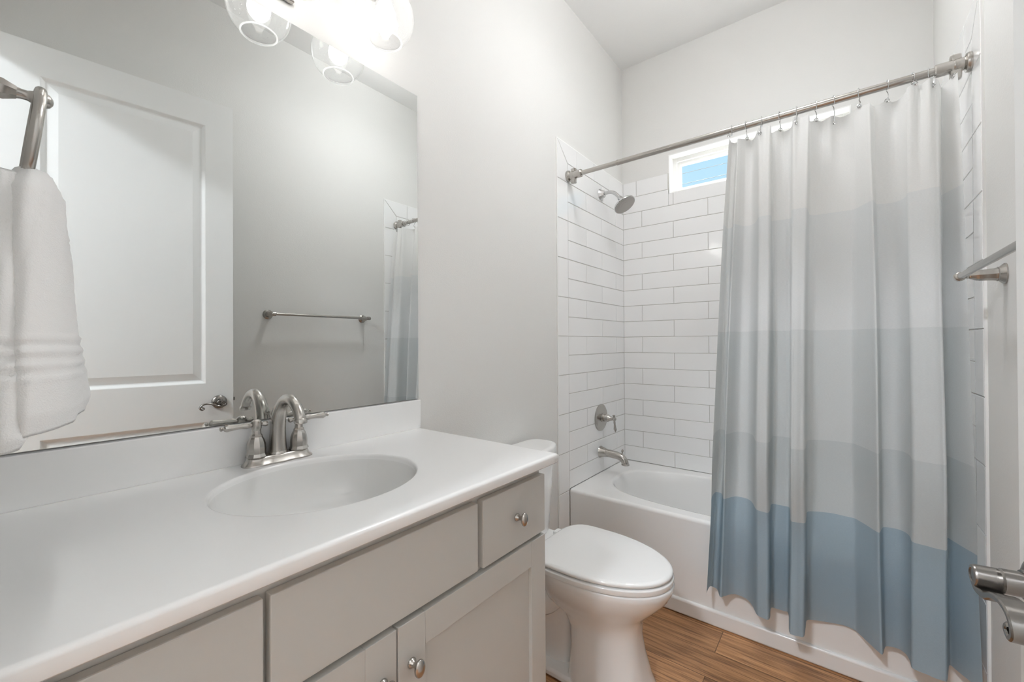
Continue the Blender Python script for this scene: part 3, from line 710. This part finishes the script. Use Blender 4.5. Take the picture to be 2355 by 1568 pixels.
for k, X in enumerate(HOOKX):
    near = min(flat, key=lambda c: abs(c.x - X) * 3 + abs(c.z - (ZTOP - .014)) + max(0, c.y - 1.93) * .2)
    gx_, gy_, gz_ = near
    hk = thing('curtain_hook', 'wire shower curtain hook on the rod, %s along from the free edge of the curtain' % ords[k], 'curtain hook', (gx_, RY, RZ), 0, 'curtain hooks on the shower rod')
    tw = rs.uniform(-.25, .25); r = .0178; ex, ey, ez = 0, gy_ - RY, gz_ - RZ
    P = [(r * math.sin(a) * math.sin(tw), r * math.sin(a), r * math.cos(a)) for a in [math.radians(q) for q in range(-150, 136, 15)]]
    P += [(0, .006, -.021), (.001, .002 + ey * .15, -.026), (.002, -.005 + ey * .45, -.032), (.003, -.010 + ey * .75, -.040), (.002, ey - .009, ez + .006), (.001, ey - .006, ez - .003), (0, ey + .002, ez - .004)]
    b = newbm(); tube(b, smoothpath(P, 2), .0016, 8); ball(b, P[-2], .0028, 6); obj('wire', b, CHROME, hk)
    b = newbm(); L = []
    for i in range(20):
        a = 2 * PI * i / 20; c, s_ = math.cos(a), math.sin(a)
        L.append([(gx_ + c * (.0062 + .0016 * math.cos(q)), gy_ + .0016 * math.sin(q), gz_ + s_ * (.0062 + .0016 * math.cos(q))) for q in [2 * PI * m / 8 for m in range(8)]])
    L.append(L[0]); loops(b, L); obj('grommet', b, CHROME, cur)

# ---------------------------------------------------------------- toilet
ty = 1.442
to = thing('toilet', 'white two piece toilet with closed elongated lid between vanity and bathtub', 'toilet', (.02, ty, 0))
def tp(name, bm, m=PORC, **k): return put(name, bm, m, to, **k)
def D(x0, x1, hy, z, p=2.3, f=2.0, n=56):
    """egg outline: x0 back, x1 front, half width hy"""
    c = x0 + (x1 - x0) * .42; out = []
    for i in range(n):
        a = 2 * PI * i / n; ca, sa = math.cos(a), math.sin(a)
        if ca >= 0: out.append((c + (x1 - c) * abs(ca) ** (2 / f), ty + hy * math.copysign(abs(sa) ** (2 / f), sa), z))
        else: out.append((c - (c - x0) * abs(ca) ** (2 / p), ty + hy * math.copysign(abs(sa) ** (2 / p), sa), z))
    return out
b = newbm()
L = [D(.365, .655, .122, 0, 5, 3), D(.365, .655, .122, .018, 5, 3), D(.368, .640, .114, .05, 5, 3), D(.372, .620, .103, .13, 4.5, 2.8), D(.365, .610, .099, .20, 4, 2.6), D(.33, .615, .107, .245, 3.2, 2.5), D(.26, .632, .134, .285, 2.8, 2.3), D(.245, .675, .160, .325, 2.6, 2.1), D(.235, .706, .177, .360, 2.5, 2.0), D(.23, .722, .185, .390, 2.5, 2.0), D(.23, .726, .187, .408, 2.5, 2.0), D(.235, .720, .183, .417, 2.5, 2.0)]
loops(b, L, True, True, True)
# deck, rear trapway and foot
L = [D(.035, .36, .075, 0, 5, 5), D(.035, .36, .075, .30, 5, 5), D(.03, .36, .105, .35, 5, 4), D(.025, .36, .130, .385, 6, 4), D(.025, .36, .132, .412, 6, 4), D(.03, .355, .128, .417, 6, 4)]
loops(b, L, True, True, True)
box(b, (.10, ty - .125, 0), (.40, ty + .125, .030), .010, 3)
for s in (-1, 1):
    P = smoothpath([(.33, ty + s * .062, .30), (.26, ty + s * .075, .235), (.20, ty + s * .078, .245), (.145, ty + s * .075, .19), (.15, ty + s * .072, .11), (.20, ty + s * .07, .05), (.22, ty + s * .07, .01)], 5)
    tube(b, P, [.045] * len(P), 16)
tp('bowl', b, ang=70)
def lidshape(z, ins, x0=.238, x1=.722, hy=.193):
    c = x0 + .175; out = []; n = 72
    for i in range(n):
        a = 2 * PI * i / n; ca, sa = math.cos(a), math.sin(a)
        if ca >= 0: out.append((c + (x1 - ins - c) * abs(ca) ** (2 / 2.05), ty + (hy - ins) * math.copysign(abs(sa) ** (2 / 2.05), sa), z))
        else: out.append((c - (c - x0 - ins) * abs(ca) ** (2 / 5), ty + (hy - ins - .030 * abs(ca) ** 2) * math.copysign(abs(sa) ** (2 / 5), sa), z))
    return out
b = newbm(); loops(b, [lidshape(.418, .006), lidshape(.418, .0), lidshape(.433, -.003), lidshape(.4375, .000), lidshape(.4385, .008)], True, True, True); tp('seat', b, ang=60)
b = newbm(); loops(b, [lidshape(.4425, .020), lidshape(.4425, .004), lidshape(.447, .0), lidshape(.453, .001), lidshape(.457, .005), lidshape(.4595, .014), lidshape(.461, .05), lidshape(.4615, .10)], True, True, True); tp('lid', b, ang=60)
for s in (-1, 1):
    b = newbm(); box(b, (.215, ty + s * .075 - .02, .417), (.262, ty + s * .075 + .02, .452), .007, 3); tp('lid_hinge', b)
def tank_loop(z, hx0, hx1, hy, bow=.022, n=60):
    out = []; c = (hx0 + hx1) / 2; h = (hx1 - hx0) / 2
    for i in range(n):
        a = 2 * PI * i / n; ca, sa = math.cos(a), math.sin(a)
        px = h * math.copysign(abs(ca) ** (2 / 5), ca); py = hy * math.copysign(abs(sa) ** (2 / 6), sa)
        if px > 0: px -= bow * 2.4 * (py / hy) ** 2 * (px / h)
        out.append((c + px, ty + py, z))
    return out
b = newbm(); loops(b, [tank_loop(.412, .03, .170, .165), tank_loop(.425, .025, .180, .175), tank_loop(.60, .022, .190, .184), tank_loop(.752, .020, .196, .190)], True, True, True); tp('tank', b, ang=60)
b = newbm(); loops(b, [tank_loop(.752, .02, .200, .194), tank_loop(.755, .018, .207, .199), tank_loop(.780, .018, .208, .200), tank_loop(.788, .020, .203, .196), tank_loop(.7915, .028, .188, .186)], True, True, True); tp('tank_lid', b, ang=60)
b = newbm(); lathe(b, [(.014, 0), (.014, .004), (.008, .008), (.007, .014)], (.178, ty - .135, .70), (1, 0, 0), 20); tube(b, [(.197, ty - .140, .70), (.199, ty - .10, .698), (.199, ty - .07, .694)], [.007, .006, .0075], 12); tp('flush_lever', b, CHROME)

# ---------------------------------------------------------------- towel bar on the right wall
tb = thing('towel_bar', 'brushed nickel towel bar with flared round posts on the right wall', 'towel bar', (WX, 0, 1.419))
xb = 1.4387 - WX
b = newbm(); tube(b, [(xb, 1.0745 - .006, 0), (xb, 1.6996 + .006, 0)], .0082, 20); obj('bar', b, NICK, tb)
for y, s in ((1.0745, -1), (1.6996, 1)):
    b = newbm()
    lathe(b, [(.0285, 0), (.0285, .003), (.026, .006), (.0205, .011), (.019, .013), (.0195, .015)], (0, y, 0), (-1, 0, 0), 36)
    lathe(b, [(.0185, .013), (.0165, .022), (.0155, .035), (.0150, .048), (.0128, .056), (.0095, .062), (.0085, .066)], (0, y, 0), (-1, 0, 0), 8)
    lathe(b, [(.0085, .064), (.0068, .068), (.0085, .072)], (0, y, 0), (-1, 0, 0), 20)
    lathe(b, [(.010, -.012), (.0125, -.009), (.0125, .007), (.0105, .011), (.006, .014), (.001, .015)], (xb, y, 0), (0, s, 0), 24); obj('post', b, NICK, tb, ang=30)

# ---------------------------------------------------------------- towel ring and hand towel on the entry wall
TX = .30
trg = thing('towel_ring', 'brushed nickel towel ring on the entry wall beside the mirror', 'towel ring', (TX, YF, 1.583))
b = newbm()
lathe(b, [(.0275, 0), (.0275, .003), (.025, .006), (.0195, .011), (.018, .013)], (0, 0, 0), (0, 1, 0), 36)
lathe(b, [(.0175, .012), (.0155, .020), (.0140, .034), (.0142, .042), (.0105, .050), (.0088, .054)], (0, 0, 0), (0, 1, 0), 8)
lathe(b, [(.0082, .052), (.0066, .058), (.0066, .064), (.0075, .066), (.0095, .072), (.0108, .080), (.0085, .085), (.004, .088), (.001, .0885)], (0, 0, 0), (0, 1, 0), 24); obj('post', b, NICK, trg, ang=30)
b = newbm(); rr = .072; pts = []
for i in range(64):
    a = 2 * PI * i / 64; z = -rr + rr * math.cos(a) + .006; pts.append((rr * math.sin(a), .0745 + .11 * (z), z))
L = []
for i, p in enumerate(pts):
    a = 2 * PI * i / 64; nrm = Vector((math.sin(a), .11 * math.cos(a), math.cos(a))).normalized(); bn = Vector((0, 1, -.11)).normalized()
    L.append([tuple(Vector(p) + nrm * .0062 * math.cos(q) + bn * .0062 * math.sin(q)) for q in [2 * PI * k / 12 for k in range(12)]])
L.append(L[0]); loops(b, L); obj('ring', b, NICK, trg)
tw = None
b = newbm()
def sect(keys, z):
    """interpolate closed outline keyed by z"""
    for (za, A), (zb, B) in zip(keys, keys[1:]):
        if zb <= z <= za:
            t = (za - z) / (za - zb); return [(p[0] + (q[0] - p[0]) * t, p[1] + (q[1] - p[1]) * t) for p, q in zip(A, B)]
    return keys[-1][1]
# front fall (room side): far corner, front bulges, near corner, back
FRONT = [
    (1.478, [(.292, .055), (.300, .058), (.312, .056), (.322, .050), (.322, .042), (.305, .036), (.290, .040), (.285, .048)]),
    (1.470, [(.265, .060), (.300, .066), (.330, .064), (.352, .052), (.352, .036), (.305, .026), (.262, .032), (.252, .046)]),
    (1.440, [(.235, .074), (.290, .078), (.340, .074), (.375, .054), (.376, .030), (.305, .018), (.240, .024), (.222, .046)]),
    (1.360, [(.222, .086), (.285, .086), (.350, .078), (.398, .052), (.398, .028), (.305, .014), (.226, .022), (.208, .052)]),
    (1.260, [(.212, .098), (.280, .094), (.360, .082), (.425, .050), (.424, .026), (.305, .014), (.216, .022), (.198, .060)]),
    (1.160, [(.204, .116), (.275, .102), (.370, .084), (.446, .047), (.444, .026), (.305, .014), (.208, .026), (.192, .070)]),
    (1.136, [(.208, .108), (.276, .094), (.368, .078), (.438, .043), (.436, .026), (.305, .018), (.214, .030), (.200, .064)])]
BACK = [
    (1.46, [(.255, .036), (.300, .040), (.345, .036), (.362, .026), (.352, .010), (.305, .004), (.258, .006), (.244, .020)]),
    (1.30, [(.225, .036), (.300, .042), (.375, .040), (.418, .030), (.412, .006), (.305, -.004), (.228, .000), (.210, .016)]),
    (1.136, [(.212, .034), (.300, .042), (.385, .042), (.452, .034), (.450, .004), (.305, -.008), (.214, -.004), (.196, .014)]),
    (1.121, [(.216, .030), (.300, .036), (.385, .036), (.444, .028), (.442, .008), (.305, -.004), (.220, .000), (.204, .014)])]
rt_ = random.Random(5)
def closed_smooth(P, k):
    m = len(P); out = []
    for i in range(m):
        p0, p1, p2, p3 = P[i - 1], P[i], P[(i + 1) % m], P[(i + 2) % m]
        for s in range(k):
            t = s / k; out.append(tuple(.5 * (2 * b_ + (c - a) * t + (2 * a - 5 * b_ + 4 * c - d_) * t * t + (-a + 3 * b_ - 3 * c + d_) * t ** 3) for a, b_, c, d_ in zip(p0, p1, p2, p3)))
    return out
for keys, nz, side in ((FRONT, 90, 1), (BACK, 70, 0)):
    zt, zb = keys[0][0], keys[-1][0]; L = []
    for j in range(nz + 1):
        z = zt - (zt - zb) * j / nz; S = closed_smooth(sect(keys, z), 8)
        cx_ = sum(p[0] for p in S) / len(S); cy_ = sum(p[1] for p in S) / len(S); row = []
        for i, (x, y) in enumerate(S):
            d0 = math.hypot(x - cx_, y - cy_) + 1e-6
            amp = .0012 * math.sin(i * .9 + z * 40) + rt_.uniform(-.0008, .0008)
            if 1.196 < z < 1.254: amp += .0026 * math.sin((z - 1.196) / .058 * 2 * PI * 3.5)
            row.append((x + (x - cx_) / d0 * amp, y + (y - cy_) / d0 * amp, z))
        L.append(row)
    loops(b, L, True, True, True)
towel = obj('hand_towel', b, TERRY, ang=85); tag(towel, 'white terry hand towel draped through the towel ring beside the mirror', 'towel')

# ---------------------------------------------------------------- hallway fill light, added out of view to brighten the room
hl = thing('hallway_fill_light', 'added round fill light, unseen in the hallway outside the bathroom door', 'added fill light', (.74, -1.35, ZC))
b = newbm(); lathe(b, [(.19, 0), (.19, -.03), (.175, -.035)], (0, 0, 0), (0, 0, 1), 40); obj('base', b, VINYL, hl)
b = newbm(); lathe(b, [(.172, -.033), (.165, -.05), (.13, -.07), (.07, -.082), (.001, -.086)], (0, 0, 0), (0, 0, 1), 40); obj('fill_diffuser', b, HALL_FILLM, hl)

cl = thing('ceiling_fill_light', 'added fill light, unseen white bowl hanging just below the bathroom ceiling', 'added fill light', (.85, 1.60, ZC))  # unseen bowl, added to lift the ceiling, back wall and curtain
b = newbm(); lathe(b, [(.065, 0), (.065, -.018), (.055, -.024), (.010, -.026), (.010, -.20)], (0, 0, 0), (0, 0, 1), 32); obj('canopy', b, NICK, cl)
b = newbm(); lathe(b, [(.012, -.168), (.09, -.170), (.155, -.182), (.160, -.190), (.145, -.215), (.105, -.240), (.055, -.253), (.001, -.257)], (0, 0, 0), (0, 0, 1), 40); obj('fill_bowl', b, CEIL_FILLM, cl)
